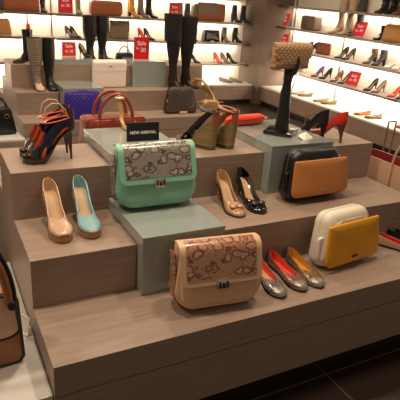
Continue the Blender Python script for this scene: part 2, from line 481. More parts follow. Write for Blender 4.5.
def handbag(name, label, loc, rz, m, W=.28, H=.2, D=.1, hand=None, rise=.10, hr=.006, trim=None, metal=None, tilt=0, taper=.02, r1=.03, r2=.03, two=True, hw=.28, group=None, logo=None):
    t = thing(name, label, 'handbag', loc, rz, tilt, group)
    out = rrect(W, H, r1, r2, taper)
    mk('body', puffy(out, -D, 0, min(.02, D * .3), .008), m, t)
    if trim: mk('piping', rim(out, -D + .006, .0035, .985), trim, t)
    if hand:
        for y in ((-D + .012, -.012) if two else (-D / 2,)):
            mk('handle', tube(bmesh.new(), handle_arch(W * hw, H - .012, rise, y, hr), hr, 8), hand, t)
    if metal:
        bm = bmesh.new()
        for s in (-1, 1): ell(bm, (s * W * hw, -D - .002, H - .03), (.008, .004, .010), 8)
        mk('handle_rivets', bm, metal, t)
    if logo: mk('logo_plate', boxm(-.018, .018, -D - .012, -D - .006, H * .78, H * .81), logo, t)
    return t

def standup_sign(name, label, loc, rz, lines, W=.16, H=.22, tilt=0, m=None, tm=None, base=True, group=None):
    t = thing(name, label, 'sign', loc, rz, tilt, group)
    mk('panel', boxm(-W / 2, W / 2, -.003, .003, .004, H, bev=.001), m or M['sale_red'], t, smooth=False)
    if base: mk('base', boxm(-W / 2 - .004, W / 2 + .004, -.018, .018, 0, .006, bev=.001), M['acrylic'], t, smooth=False)
    for txt, sz, x, z in lines:
        text_mesh('lettering', txt, sz, tm or M['sign_white'], t, (x, -.0037, z))
    return t

# ================================================================ materials used
M = {}
M['wood'] = wood_mat('wood_taupe', '#8c7665', '#998171', '#a58e7d', (.8, 22, 22))
M['wood_dark'] = wood_mat('wood_bench', '#7a6153', '#8f7566', '#a48a7a')
M['glass'] = mat('frosted_glass', '#98a09a', .12, coat=1)
M['white_top'] = mat('white_laminate', '#d8d0c8', .3)
M['shelf'] = mat('shelf_wood', '#8f7a70', .4)
M['wall'] = mat('wall_cream', '#efe4d2', .6)
M['pillar'] = mat('pillar_taupe', '#6e5a4c', .6, bump=.1, bscale=20)
M['steel'] = mat('brushed_steel', '#8a8580', .35, metal=.9)
M['kick'] = mat('kick_dark', '#1a1411', .5)
M['sole_dark'] = mat('sole_dark', '#1d1512', .5)
M['dark_inside'] = mat('boot_inside', '#2a2019', .8)
M['tan_in'] = mat('insole_tan', '#c89a72', .5)
M['cream_in'] = mat('insole_cream', '#c49c72', .5)
M['silver'] = mat('silver_metal', '#d8d2c4', .25, metal=1)
M['gold_metal'] = mat('gold_metal', '#c9a060', .25, metal=1)
M['zip_grey'] = mat('zip_grey', '#5a4a42', .5)
M['sale_red'] = mat('sale_card_red', '#cf1d22', .45)
M['sign_white'] = mat('sign_print_white', '#fff4ec', .5)
M['sign_black'] = mat('sign_black', '#0d0c0c', .35)
M['acrylic'] = mat('clear_acrylic', '#cfd4d2', .15, coat=.5)
M['black'] = mat('black_leather', '#131010', .38, bump=.15, bscale=300)
M['black_patent'] = mat('black_patent', '#0c0a0a', .12, coat=.8)
M['black_matte'] = mat('black_suede', '#17110f', .85)
M['brown_black'] = mat('dark_brown_leather', '#2c1c16', .4)
M['mint'] = mat('mint_leather', '#82b69b', .36, bump=.15, bscale=260)
M['peach'] = mat('peach_leather', '#dab08a', .38, bump=.15, bscale=260)
M['snake_grey'] = snake_mat('snakeskin_grey', '#b3a999', '#564a42', '#988d80', 25)
M['snake_tan'] = snake_mat('snakeskin_tan', '#cf9c7c', '#80482f', '#bd8766', 25)
M['snake_small'] = snake_mat('snakeskin_fine', '#b5a898', '#3a2d28', '#84766a', 90)
M['snake_coral'] = snake_mat('snakeskin_coral', '#c4806a', '#4a2a24', '#9a5a4a', 90)
M['snake_must'] = snake_mat('snakeskin_mustard', '#b98f5f', '#4a3522', '#8a6844', 90)
M['gold_tan'] = mat('gold_tan_leather', '#b98548', .38, bump=.2, bscale=120)
M['pewter'] = mat('pewter_leather', '#8f857b', .35, metal=.45)
M['cognac_dark'] = mat('cognac_dark', '#9c6236', .38, bump=.12, bscale=260)
M['nude'] = mat('nude_leather', '#c9a080', .33, coat=.2)
M['blue_pale'] = mat('pale_blue_leather', '#84a9ae', .38)
M['cork'] = mat('platform_cork', '#a87e50', .6, bump=.3, bscale=400)
M['gold_leather'] = mat('gold_leather', '#b58d68', .3, metal=.1)
M['coral'] = mat('coral_lining', '#d8472f', .5)
M['mustard'] = mat('mustard_lining', '#c98a2b', .5)
M['tan'] = mat('cognac_leather', '#c07a3d', .42, bump=.12, bscale=260)
M['cream'] = mat('cream_leather', '#e2d5c0', .42, bump=.12, bscale=260)
M['yellow'] = mat('yellow_leather', '#dd9812', .42, bump=.12, bscale=260)
M['red'] = mat('red_suede', '#cf2418', .6)
M['orange'] = mat('orange_leather', '#e2421c', .4)
M['rust'] = mat('rust_patent', '#b5451c', .2, coat=.6)
M['navy'] = mat('navy_satin', '#0e1230', .3, coat=.3)
M['blue'] = mat('cobalt_patent', '#2233b0', .2, coat=.5)
M['redbrown'] = mat('red_brown_leather', '#8a3622', .32, coat=.3)
M['purple'] = weave_mat('purple_quilting', '#4a34b2', '#281868', 11, .4)
M['purple_plain'] = mat('purple_leather', '#3d2a98', .4)
M['woven'] = weave_mat('brown_weave', '#5c4a44', '#1b1413', 13, .5)
M['quilt_tan'] = weave_mat('tan_quilting', '#b48a64', '#9a7450', 16, .5)
M['white_bag'] = mat('ivory_leather', '#f0ddd2', .4)
M['jute'] = wood_mat('jute', '#6f5d38', '#877046', '#9c8556', (1, 1, 30), .8)
M['boot_pattern'] = weave_mat('boot_pattern', '#9c8a76', '#5c4d40', 20, .7)
M['beige'] = mat('beige_suede', '#c3a488', .7)
M['olive'] = mat('olive_patent', '#332b18', .15, coat=.8)
M['grey'] = mat('grey_suede', '#7b7068', .7)
M['grey_dark'] = mat('dark_grey_suede', '#45403f', .7)
M['brown'] = mat('brown_leather', '#6e3f28', .4)
M['chestnut'] = mat('chestnut_leather', '#97512f', .4)
M['taupe'] = mat('taupe_leather', '#7a6455', .4)
M['gold_crinkle'] = mat('gold_crinkled', '#b8905f', .35, metal=.35, bump=1, bscale=45)
M['paper'] = mat('paper_white', '#f4efe6', .6)
M['khaki'] = mat('khaki_suede', '#7d7452', .7)
M['rope'] = mat('chain_pale', '#d8c0a0', .35, metal=.5)
M['wine'] = mat('wine_lining', '#7a0f18', .6)
M['bronze'] = mat('bronze_shiny', '#cda688', .3, metal=.1)
M['wood_heel'] = mat('stacked_heel', '#7a4a2a', .5)

# ================================================================ room
def struct(name, bm, m, smooth=False):
    o = mk(name, bm, m, None, smooth); o['kind'] = 'structure'; return o

def tile_mat():
    m = mat('floor_tile', '#241a15', .22, spec=.5); nt = m.node_tree; b = nt.nodes['Principled BSDF']; L = nt.links.new
    tc = nt.nodes.new('ShaderNodeTexCoord'); br = nt.nodes.new('ShaderNodeTexBrick'); br.offset = 0
    br.inputs['Scale'].default_value = 1; br.inputs['Brick Width'].default_value = .6; br.inputs['Row Height'].default_value = .6
    br.inputs['Mortar Size'].default_value = .0035; br.inputs['Color1'].default_value = lin('#2e211b'); br.inputs['Color2'].default_value = lin('#2a1e19')
    br.inputs['Mortar'].default_value = lin('#5c4c42')
    L(tc.outputs['Object'], br.inputs['Vector']); L(br.outputs['Color'], b.inputs['Base Color'])
    return m
struct('floor', boxm(-3.2, 6.2, -2.2, 6.2, -.1, 0), tile_mat())
struct('wall_back', boxm(-3.2, 4.86, 5.98, 6.1, 0, 3.0), M['wall'])
struct('wall_right', boxm(4.84, 4.96, -1.0, 6.1, 0, 3.0), M['wall'])
struct('trim_1', boxm(4.33, 4.84, 5.40, 5.98, 0, 3.0), M['pillar'])
for i, x in enumerate((0.976, 1.289, 2.373, 4.341)):
    struct('trim_%d' % (i + 2), boxm(x - .008, x + .008, 5.965, 5.98, .28, 2.6), M['steel'])
for i, y in enumerate((5.32, 4.178)):
    struct('trim_%d' % (i + 6), boxm(4.825, 4.84, y - .008, y + .008, .28, 2.6), M['steel'])

def shelf(label, x0, x1, y0, y1, z, group):
    t = thing('wall_shelf', label, 'shelf', ((x0 + x1) / 2, (y0 + y1) / 2, z), 0, 0, group)
    cx, cy = (x0 + x1) / 2, (y0 + y1) / 2
    mk('board', boxm(x0 - cx, x1 - cx, y0 - cy, y1 - cy, -.013, .013, bev=.002), M['shelf'], t, smooth=False)
    if x1 - x0 > y1 - y0: mk('edge_rail', boxm(x0 - cx, x1 - cx, y0 - cy - .006, y0 - cy, -.015, .015), M['steel'], t, smooth=False)
    else: mk('edge_rail', boxm(x0 - cx - .006, x0 - cx, y0 - cy, y1 - cy, -.015, .015), M['steel'], t, smooth=False)
    return t
XS = 1.265
for z, nm in ((1.18, 'upper'), (.88, 'second'), (.563, 'lowest')):
    shelf('%s back wall shelf, short bay at the left edge' % nm, -2.0, XS, 5.68, 5.978, z, 'back wall shelves')
    shelf('%s back wall shelf, long run right of the bay joint' % nm, XS + .02, 4.30, 5.68, 5.978, z, 'back wall shelves')
for z, nm in ((1.48, 'topmost'), (1.18, 'second from top'), (.88, 'third from top'), (.566, 'lowest')):
    shelf('%s long shelf on the right wall' % nm, 4.56, 4.838, .2, 5.398, z, 'right wall shelves')

def bench(label, x0, x1, y0, y1, front, z=.284):
    cx, cy = (x0 + x1) / 2, (y0 + y1) / 2
    t = thing('low_display_bench', label, 'bench', (cx, cy, 0))
    X0, X1, Y0, Y1 = x0 - cx, x1 - cx, y0 - cy, y1 - cy
    mk('top', boxm(X0, X1, Y0, Y1, z - .022, z, bev=.002), M['white_top'], t, smooth=False)
    e = .012; k = .05
    if front == 'y':
        mk('front_panel', boxm(X0, X1, Y0 + e, Y1, .05, z - .023), M['wood_dark'], t, smooth=False)
        mk('kick_board', boxm(X0, X1, Y0 + k, Y1, 0, .05), M['kick'], t, smooth=False)
    else:
        mk('front_panel', boxm(X0 + e, X1, Y0, Y1, .05, z - .023), M['wood_dark'], t, smooth=False)
        mk('kick_board', boxm(X0 + k, X1, Y0, Y1, 0, .05), M['kick'], t, smooth=False)
    return t
bench('white topped low bench under the back wall shelves', -2.0, 4.328, 5.52, 5.979, 'y')
bench('white topped low bench along the right wall', 4.40, 4.838, .2, 5.398, 'x')

# ================================================================ stepped podiums
def podium(label, ox, oy, W, y1, y2, y3, cuts2, cuts3):
    """three timber steps; cuts: x spans left open for the glass blocks"""
    t = thing('stepped_podium', label, 'display podium', (ox, oy, 0))
    def seg(x0, x1, ya, yb, z0, z1): mk('step', boxm(x0, x1, ya, yb, z0, z1, bev=.0012), M['wood'], t, smooth=False)
    yb = y3 + y2; yc = y3 + y2 - y1
    mk('kick_board', boxm(.02, W - .02, .06, yb - .06, 0, .10), M['kick'], t, smooth=False)
    mk('base_board', boxm(0, W, 0, yb, .10, .306), M['wood'], t, smooth=False)
    seg(0, W, 0, yb, .310, .43)
    xs = 0
    for a, b in cuts2: seg(xs, a, y1, y2, .43, .63); xs = b
    seg(xs, W, y1, y2, .43, .63); seg(0, W, y2, yc, .43, .63)
    xs = 0
    for a, b in cuts3:
        seg(xs, a, y2, y3, .63, .836); xs = b
    seg(xs, W, y2, y3, .63, .836)
    return t
podium('near taupe timber podium of three steps carrying most of the bags', 0, 0, 1.97, .342, .706, 1.058, [(.40, .765)], [(.41, .775), (1.215, 1.615)])
podium('far taupe timber podium of three steps by the back wall', .42, 3.084, 1.98, .316, .568, 1.00, [(.37, .76)], [(1.155, 1.525)])

def plinth(label, x0, x1, y0, y1):
    cx, cy = (x0 + x1) / 2, (y0 + y1) / 2
    t = thing('low_plinth', label, 'display plinth', (cx, cy, 0))
    a, b, c, d = x0 - cx, x1 - cx, y0 - cy, y1 - cy
    mk('top', boxm(a, b, c, d, .292, .31, bev=.001), M['white_top'], t, smooth=False)
    mk('base_board', boxm(a, b, c + .002, d, .10, .2915), M['wood'], t, smooth=False)
    mk('kick_board', boxm(a, b, c + .06, d - .06, 0, .10), M['kick'], t, smooth=False)
plinth('low white topped plinth joined to the left of the near podium', -1.0, -.003, .012, .95)
plinth('low white topped plinth joined to the left of the far podium', -1.0, .417, 3.03, 4.0)

def glass(label, x0, x1, y0, y1, z0, z1):
    t = thing('glass_block', label, 'glass block', ((x0 + x1) / 2, (y0 + y1) / 2, z0), 0, 0, 'frosted glass display blocks')
    w, d, h = (x1 - x0) / 2, (y1 - y0) / 2, z1 - z0
    mk('glass_top', boxm(-w, w, -d, d, h - .008, h, bev=.0015), M['glass'], t, smooth=False)
    mk('glass_sides', boxm(-w + .001, w - .001, -d + .001, d - .001, 0, h - .0085, bev=.002), M['glass'], t, smooth=False)
glass('frosted glass block under the mint green bag', .402, .763, .282, .705, .431, .684)
glass('frosted glass block behind the mint green bag, carrying the black sign', .412, .773, .707, 1.146, .631, .884)
glass('large frosted glass block carrying the black mannequin hand', 1.217, 1.612, .645, 1.15, .631, .884)
glass('frosted glass block behind the purple bag', .795, 1.175, 3.25, 3.650, .431, .69)
glass('flat frosted glass block on the top step of the far podium', .80, 1.205, 3.653, 3.99, .837, .888)
glass('frosted glass block holding up the large sale card', 1.58, 1.94, 3.60, 4.04, .631, .884)

T1, T2, T3, G1, G2 = .431, .631, .837, .6845, .8845

# ================================================================ foreground bags
satchel('snakeskin_satchel', 'mint green satchel with a grey snakeskin flap on a glass block', (.565, .618, G1), -1, -11, M['mint'], M['snake_grey'], M['silver'], M['brown_black'], W=.365, H=.255, D=.105)
satchel('snakeskin_satchel', 'peach beige satchel with a tan snakeskin flap on the lowest step', (.660, .188, T1), -7, -10, M['peach'], M['snake_tan'], M['silver'], M['brown_black'], W=.352, H=.250, D=.105)
b = round_bag('two_tone_bag', 'black bag with a cognac tan front flap on the middle step', (1.410, .590, T2), 1, -8, M['black'], M['tan'], W=.365, H=.250, D=.11, fw=.365, fh=.180, fz=.022, fx=.004)
b = round_bag('two_tone_bag', 'cream bag with a bright yellow front flap on the lowest step', (1.375, .285, T1), 6, -8, M['cream'], M['yellow'], W=.345, H=.255, D=.11, fw=.365, fh=.195, fz=.010, fx=.012, side=M['cream'], metal=M['brown_black'])

# ================================================================ foreground shoes
cm = dict(L=.262, h=.100, p=.020, s1=.50, s2=.66, ws=1.15)
pump('platform_pump', 'nude beige peep-toe platform pump beside the pale blue one', (.138, .698, T2), -88, M['nude'], M['nude'], M['cream_in'], solem=M['cork'], peep=M['wood_heel'], group='peep-toe platform pumps', **cm)
pump('platform_pump', 'pale blue peep-toe platform pump with a nude lining', (.262, .698, T2), -91, M['blue_pale'], M['blue_pale'], M['cream_in'], solem=M['cork'], peep=M['nude'], group='peep-toe platform pumps', **cm)
cm = dict(L=.265, h=.085, s1=.52, s2=.68, toe='round', ws=1.14)
pump('bow_pump', 'gold beige pump with a small bow on the toe', (.955, .692, T2), -95, M['gold_leather'], M['gold_leather'], M['cream_in'], has_bow=M['gold_leather'], group='bow pumps', **cm)
pump('bow_pump', 'black pump with a small bow on the toe', (1.070, .694, T2), -94, M['black_patent'], M['black_patent'], M['cream_in'], has_bow=M['brown_black'], group='bow pumps', **cm)
fl = dict(ws=1.08, L=.275, h=.004, p=.003, kind='none', tp=TOP_FLAT, dm=DOME_FLAT, s1=.50, s2=.68, group='snakeskin ballet flats')
pump('ballet_flat', 'grey snakeskin ballet flat nearest the peach satchel', (.960, .330, T1), -97, M['snake_small'], M['coral'], M['tan_in'], cap=M['pewter'], buckle=M['pewter'], **fl)
pump('ballet_flat', 'ballet flat with coral red inside and silver toe cap', (1.055, .340, T1), -92, M['snake_coral'], M['coral'], M['coral'], cap=M['pewter'], buckle=M['pewter'], **fl)
pump('ballet_flat', 'ballet flat with mustard yellow inside and silver toe cap', (1.155, .335, T1), -95, M['snake_must'], M['mustard'], M['mustard'], cap=M['pewter'], buckle=M['pewter'], **fl)
fl.update(group='flats at the right edge')
pump('ballet_flat', 'beige ballet flat with bright red inside at the right edge', (1.700, .318, T1), -56, M['bronze'], M['red'], M['red'], **fl)
pump('ballet_flat', 'black ballet flat at the right edge behind the beige one', (1.800, .385, T1), -50, M['black'], M['black_matte'], M['black_matte'], **fl)

# strappy stiletto sandals on the left of the top step
def strappy(label, loc, rz):
    L, h, p = .225, .105, .032
    t = thing('strappy_sandal', label, 'sandal', loc, rz, 0, 'strappy stiletto sandals')
    mk('sole', sole_mesh(L, h, p, W_ROUND, 1.0, plat_from=.55, t=.006), M['black_patent'], t)
    mk('insole', insole_mesh(L, h, p, W_ROUND, 1.0), M['rust'], t)
    mk('heel', heel_mesh('stiletto', L, h, p, 1.0), M['black_patent'], t)
    bm = bmesh.new()
    # heel counter
    rr = []
    for k in range(9):
        q = k / 8; z = bedz(.05, h, p) + .082 * q; a0 = R(80 + 10 * q)
        rr.append([(.030 + (.033 - .003 * q) * math.cos(a), (.029 - .004 * q) * math.sin(a), z) for a in [a0 + (2 * PI - 2 * a0) * i / 12 for i in range(13)]]
                  + [(.030 + (.030 - .003 * q) * math.cos(a), (.026 - .004 * q) * math.sin(a), z) for a in reversed([a0 + (2 * PI - 2 * a0) * i / 12 for i in range(13)])])
    loft(bm, rr); mk('heel_counter', bm, M['brown_black'], t)
    def band(s, wd, rise, m, ds=0, y=1.0):
        w = interp(W_ROUND, s) + .001; z0 = bedz(s, h, p); pts = []
        for k in range(15):
            a = PI * k / 14
            pts.append((s * L + ds * math.sin(a) + (ds * .3) * math.cos(a), w * 1.02 * math.cos(a), z0 + .001 + rise * math.sin(a) ** .8))
        bm = bmesh.new(); tube(bm, pts, wd, 8, .18, up=(0, 0, 1)); mk('strap', bm, m, t)
    band(.84, .026, .034, M['black_patent'], -.01)
    band(.72, .020, .042, M['rust'], -.022)
    band(.60, .011, .047, M['navy'], -.02)
    # ankle wrap: wide rust strap and the navy one sweeping from the sole up to the counter
    for s in (-1, 1):
        mk('strap', tube(bmesh.new(), [(.155, s * .035, .040), (.128, s * .036, .090), (.100, s * .033, .130), (.070, s * .030, .160), (.030, s * .028, .180)], .021, 8, .25, up=(0, 1, 0)), M['navy'], t)
        mk('strap', tube(bmesh.new(), [(.178, s * .030, .060), (.165, s * .029, .085), (.150, s * .027, .110), (.140, s * .026, .135)], .010, 8, .25, up=(0, 1, 0)), M['rust'], t)
    mk('ankle_band', tube(bmesh.new(), [(.075 + .056 * math.cos(a), .033 * math.sin(a), .180 - .012 * math.cos(a)) for a in [2 * PI * i / 20 for i in range(20)]], .011, 8, .25, up=(0, 0, 1), closed=True), M['rust'], t)
    mk('ankle_loop', tube(bmesh.new(), [(.030, 0, .185), (.036, 0, .215), (.060, 0, .243), (.092, 0, .248), (.118, 0, .230), (.128, 0, .190)], .0032, 8), M['nude'], t)
    return t
strappy('strappy black and rust stiletto sandal on the top step, the farther of its pair', (.292, .925, T3), 184)
strappy('strappy black, navy and rust stiletto sandal on the top step, the nearer of its pair', (.290, .838, T3), 184)

# jute wedge sandals
def wedge(label, loc, rz, sm):
    L, h, p = .235, .105, .030
    t = thing('wedge_sandal', label, 'sandal', loc, rz, 0, 'jute wedge sandals')
    mk('wedge_sole', wedge_mesh(L, h, p, W_ROUND, 1.08), M['jute'], t)
    mk('insole', insole_mesh(L, h, p, W_ROUND, 1.05, s1=.98), M['black'], t)
    bm = bmesh.new()
    for zz in (.006, .014):
        rr = []
        pts = [(s * L + .012 * max(0, (1 - s * 4)), sg * (interp(W_ROUND, s) * 1.08 * 1.02 + .001), zz + .0) for sg, S in ((1, [k / 20 for k in range(20)]), (-1, [k / 20 for k in reversed(range(20))])) for s in S]
        tube(bm, pts, .0018, 5, closed=True)
    mk('welt_stripe', bm, M['brown_black'], t)
    bm = bmesh.new()
    for sg in (-1, 1): pass
    z = bedz(.78, h, p); pts = [(.78 * L - .02 * math.sin(a), .041 * math.cos(a), z + .04 * math.sin(a)) for a in [PI * k / 14 for k in range(15)]]
    mk('toe_strap', tube(bm, pts, .030, 8, .12, up=(0, 0, 1)), sm, t)
    for sg in (-1, 1):
        mk('side_strap', tube(bmesh.new(), [(.62 * L, sg * .034, .075), (.085, sg * .030, .150), (.045, sg * .028, .185), (.012, sg * .020, .195)], .009, 8, .25, up=(0, 1, 0)), sm, t)
    bm = bmesh.new(); rr = []
    for k in range(6):
        q = k / 5; z = bedz(.05, h, p) + .062 * q
        rr.append([(.030 + .031 * math.cos(a), .028 * math.sin(a), z) for a in [R(105) + (2 * PI - R(210)) * i / 12 for i in range(13)]]
                  + [(.030 + .028 * math.cos(a), .025 * math.sin(a), z) for a in reversed([R(105) + (2 * PI - R(210)) * i / 12 for i in range(13)])])
    loft(bm, rr); mk('heel_counter', bm, M['chestnut'], t)
    mk('ankle_band', tube(bmesh.new(), [(.055 + .046 * math.cos(a), .033 * math.sin(a), .197 + .008 * math.cos(a)) for a in [2 * PI * i / 18 for i in range(18)]], .011, 8, .22, up=(0, 0, 1), closed=True), sm, t)
wedge('jute wedge sandal with black straps, left of its pair', (.985, .792, T3), 122, M['black'])
wedge('jute wedge sandal with rust brown straps, right of its pair', (1.090, .785, T3), 121, M['chestnut'])

# orange roll clutch lying behind the wedges
t = thing('roll_clutch', 'slim bright orange clutch lying behind the wedge sandals', 'clutch bag', (1.305, 1.055, G2), 6)
bm = bmesh.new(); rr = []
for k in range(15):
    x = -.14 + .28 * k / 14; e = min(1, (.5 - abs(k / 14 - .5)) * 9); rz_ = .030 * (.55 + .45 * math.sqrt(min(e, 1)))
    rr.append([(x, .028 * (.55 + .45 * e) * math.cos(a), .031 + rz_ * math.sin(a)) for a in [2 * PI * i / 14 for i in range(14)]])
loft(bm, rr); mk('body', bm, M['orange'], t)
mk('flap_edge', tube(bmesh.new(), [(-.136, -.024, .046), (0, -.030, .040), (.136, -.024, .046)], .0025, 6), M['orange'], t)
bm = bmesh.new(); ell(bm, (.146, 0, .034), (.012, .012, .010)); ell(bm, (.160, 0, .034), (.008, .005, .005)); mk('clasp', bm, M['rope'], t)

# pumps at the right end of the top step
pump('stiletto_pump', 'bright red high-heeled pump seen from behind on the top step', (1.765, .735, T3), 118, M['red'], M['tan_in'], M['tan_in'], heelm=M['brown'], solem=M['brown'], L=.25, h=.110, toe='point', ws=1.3, tp=TOP_HIGH, group='red and black pumps')
pump('stiletto_pump', 'black high-heeled pump with cobalt blue inside beside the red one', (1.690, .800, T3), 116, M['black'], M['blue'], M['blue'], heelm=M['black'], L=.25, h=.110, toe='point', ws=1.3, tp=TOP_HIGH, group='red and black pumps')

# new arrival sign
t = thing('shop_sign', 'small black sign reading NEW ARRIVAL behind the mint green bag', 'sign', (.627, .878, G2), -1, -6)
mk('panel', boxm(-.081, .081, -.004, .004, 0, .088, bev=.001), M['sign_black'], t, smooth=False)
text_mesh('lettering', 'NEW ARRIVAL', .0205, M['sign_white'], t, (0, -.0048, .040))

# mannequin hand holding a quilted clutch
t = thing('mannequin_hand', 'black mannequin forearm and hand standing on a square base', 'display hand', (1.415, .855, G2), 0)
bs = mk('base', boxm(-.078, .078, -.078, .078, 0, .020, bev=.004), M['black_patent'], t); bs.rotation_euler = (0, 0, R(40))
bm = bmesh.new(); rr = []
prof = [(0, .040, .036, .004, 0), (.04, .038, .034, .004, 0), (.12, .034, .030, .003, 0), (.20, .030, .027, 0, 0), (.235, .025, .022, 0, 0), (.255, .023, .019, .002, 0), (.285, .030, .017, .006, .002), (.315, .036, .016, .010, .004), (.335, .034, .014, .012, .006), (.348, .024, .010, .012, .006)]
for z, rx, ry, ox, oy in prof:
    rr.append([(ox + rx * math.cos(a), oy + ry * math.sin(a), .018 + z) for a in [2 * PI * i / 16 for i in range(16)]])
loft(bm, rr); mk('arm', bm, M['black'], t)
fing = [(-.016, .080, .0085), (.004, .090, .009), (.024, .084, .0085), (.042, .066, .0075)]
for x, ln, r in fing:      # four fingers behind the clutch
    mk('finger', tube(bmesh.new(), [(x, .012, .345), (x, .020, .345 + ln * .4), (x + .001, .022, .345 + ln * .75), (x + .002, .017, .345 + ln)], [r, r * .97, r * .88, r * .6], 8), M['black'], t)
# thumb closes over the front of the clutch
mk('thumb', tube(bmesh.new(), [(-.006, -.008, .300), (.002, -.040, .325), (.006, -.058, .355), (.008, -.061, .390), (.008, -.056, .410)], [.014, .0125, .011, .0095, .006], 8), M['black'], t)
t = clutch('quilted_clutch', 'tan quilted clutch held up by the black mannequin hand', (1.405, .862, G2 + .345), 3, M['quilt_tan'], W=.232, H=.125, D=.042, flap=M['quilt_tan'], rb=.010)
mk('chain', tube(bmesh.new(), [(.10, -.02, .02), (.060, -.03, -.012), (.028, -.045, -.05), (.012, -.05, -.10), (.010, -.05, -.135)], .0035, 6), M['rope'], t)

# tan handbag at the left edge on the plinth
t = thing('structured_handbag', 'cognac structured handbag with black piping cut by the left edge', 'handbag', (-.228, .345, .311), 2)
out = rrect(.33, .285, .03, .04, .008)
mk('body', puffy(out, -.14, 0, .016, .006), M['cognac_dark'], t)
mk('piping', rim(out, -.132, .007, .99), M['black'], t)
up = [(x * .94, z * .62 + .12) for x, z in rrect(.33, .27, .05, .05, .01)]
mk('gusset', puffy([(x, z) for x, z in up], -.150, -.118, .008, .004), M['peach'], t)
mk('gusset_piping', rim([(x, z) for x, z in up], -.148, .005, 1.0), M['black'], t)
h = mk('handle', tube(bmesh.new(), handle_arch(.128, .255, .265, -.152, .012), .015, 10), M['cognac_dark'], t)
mk('handle_piping', tube(bmesh.new(), handle_arch(.146, .255, .284, -.152, .012), .0085, 8), M['black'], h)
h = mk('handle', tube(bmesh.new(), handle_arch(.128, .25, .22, -.02, .012), .011, 10), M['tan'], t)
for q in (-.135, .135): mk('handle_mount', ell(bmesh.new(), (q, -.166, .255), (.016, .010, .018)), M['black'], t)
t = thing('price_card', 'small white price card standing behind the cognac handbag', 'price card', (-.035, .372, .311), -62, -8)
mk('card', boxm(-.028, .028, -.0015, .0015, .004, .075), M['paper'], t, smooth=False)
mk('holder', boxm(-.030, .030, -.010, .010, 0, .006), M['acrylic'], t, smooth=False)

# red tote behind the near podium's top step
t = handbag('leather_tote', 'red-brown leather tote with two round handles behind a glass block', (.600, 1.325, T2), 2, M['redbrown'], W=.37, H=.288, D=.13, trim=M['redbrown'], metal=M['gold_metal'], r1=.03, r2=.02, taper=.02)
for y in (-.118, -.022):
    mk('handle', tube(bmesh.new(), [(-.10, y, .25)] + [(x * 1.0 - .0, y - .0, z) for x, _, z in handle_arch(.092, .285, .125, 0, .01)] + [(.10, y, .25)], .0105, 8), M['redbrown'], t)
t = thing('handle_scarf', 'crinkled pale gold scarf hanging from the red-brown tote handle', 'scarf', (.610, 1.188, .90), 0)
mk('cloth', tube(bmesh.new(), [(.0, -.004, .142), (-.004, -.024, .10), (.002, -.034, .06), (-.002, -.045, .03), (.0, -.075, .000), (.003, -.14, -.008), (-.002, -.20, -.008), (.004, -.235, -.010)], [.008, .012, .009, .012, .009, .010, .008, .004], 10, .6), M['gold_crinkle'], t)
mk('knot', tube(bmesh.new(), [(.020 * math.cos(a), -.010 + .016 * math.sin(a), .128) for a in [2 * PI * i / 12 for i in range(12)]], .007, 6, closed=True), M['rope'], t)

# lamp reflection on the large glass block, shaped as an added folded white sheet
t = thing('reflection_sheet', 'small folded white sheet in place of a lamp reflection on the large glass block', 'card', (1.485, .742, G2), 25)
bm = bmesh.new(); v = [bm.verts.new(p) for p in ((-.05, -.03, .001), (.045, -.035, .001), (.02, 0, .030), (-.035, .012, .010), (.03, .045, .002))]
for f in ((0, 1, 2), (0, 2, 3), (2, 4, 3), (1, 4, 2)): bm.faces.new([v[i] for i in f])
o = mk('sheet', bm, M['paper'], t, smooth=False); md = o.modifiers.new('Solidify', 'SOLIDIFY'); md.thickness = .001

# bronze tote at the right end, beyond the podium
t = thing('display_cube', 'low timber cube under the shiny beige tote', 'display cube', (2.20, .85, 0), 0)
mk('top', boxm(-.16, .22, -.5, .25, .33, .36, bev=.002), M['wood'], t, smooth=False)
mk('sides', boxm(-.155, .215, -.495, .245, 0, .329), M['wood'], t, smooth=False)
t = thing('open_tote', 'shiny beige tote with dark red inside and long handles at right edge', 'handbag', (2.065, .62, .361), 90)
out = rrect(.62, .37, .05, .008, -.01)
W_, H_, D_ = .62, .365, .16
bm = bmesh.new(); rr = []
for k in range(8):
    z = H_ * k / 7; e = .86 + .14 * k / 7
    rr.append([(W_ / 2 * e * math.copysign(abs(math.cos(a)) ** .35, math.cos(a)), -D_ / 2 + D_ / 2 * e * math.copysign(abs(math.sin(a)) ** .5, math.sin(a)), z) for a in [2 * PI * i / 40 for i in range(40)]])
inn = [[(x * .975, -D_ / 2 + (y + D_ / 2) * .93, z) for x, y, z in r_] for r_ in reversed(rr[1:])]
vs = loft(bm, rr + inn); idx = {v: k for k, r_ in enumerate(vs) for v in r_}
for f in bm.faces:
    if min(idx[v] for v in f.verts) >= 8: f.material_index = 1
mk('body', bm, None, t, mats=[M['bronze'], M['wine']])
for y, mm in ((-D_ - .004, M['brown']), (.004, M['bronze'])):
    mk('handle', tube(bmesh.new(), [(-.20, y, .24)] + [(x - .10, y, z) for x, _, z in handle_arch(.10, .34, .20, 0, .01)] + [(.0, y, .24)], .007, 8), mm, t)
    mk('handle_knob', ell(bmesh.new(), (-.20, y + (.004 if y > 0 else -.004), .235), (.016, .012, .016)), M['black'], t)

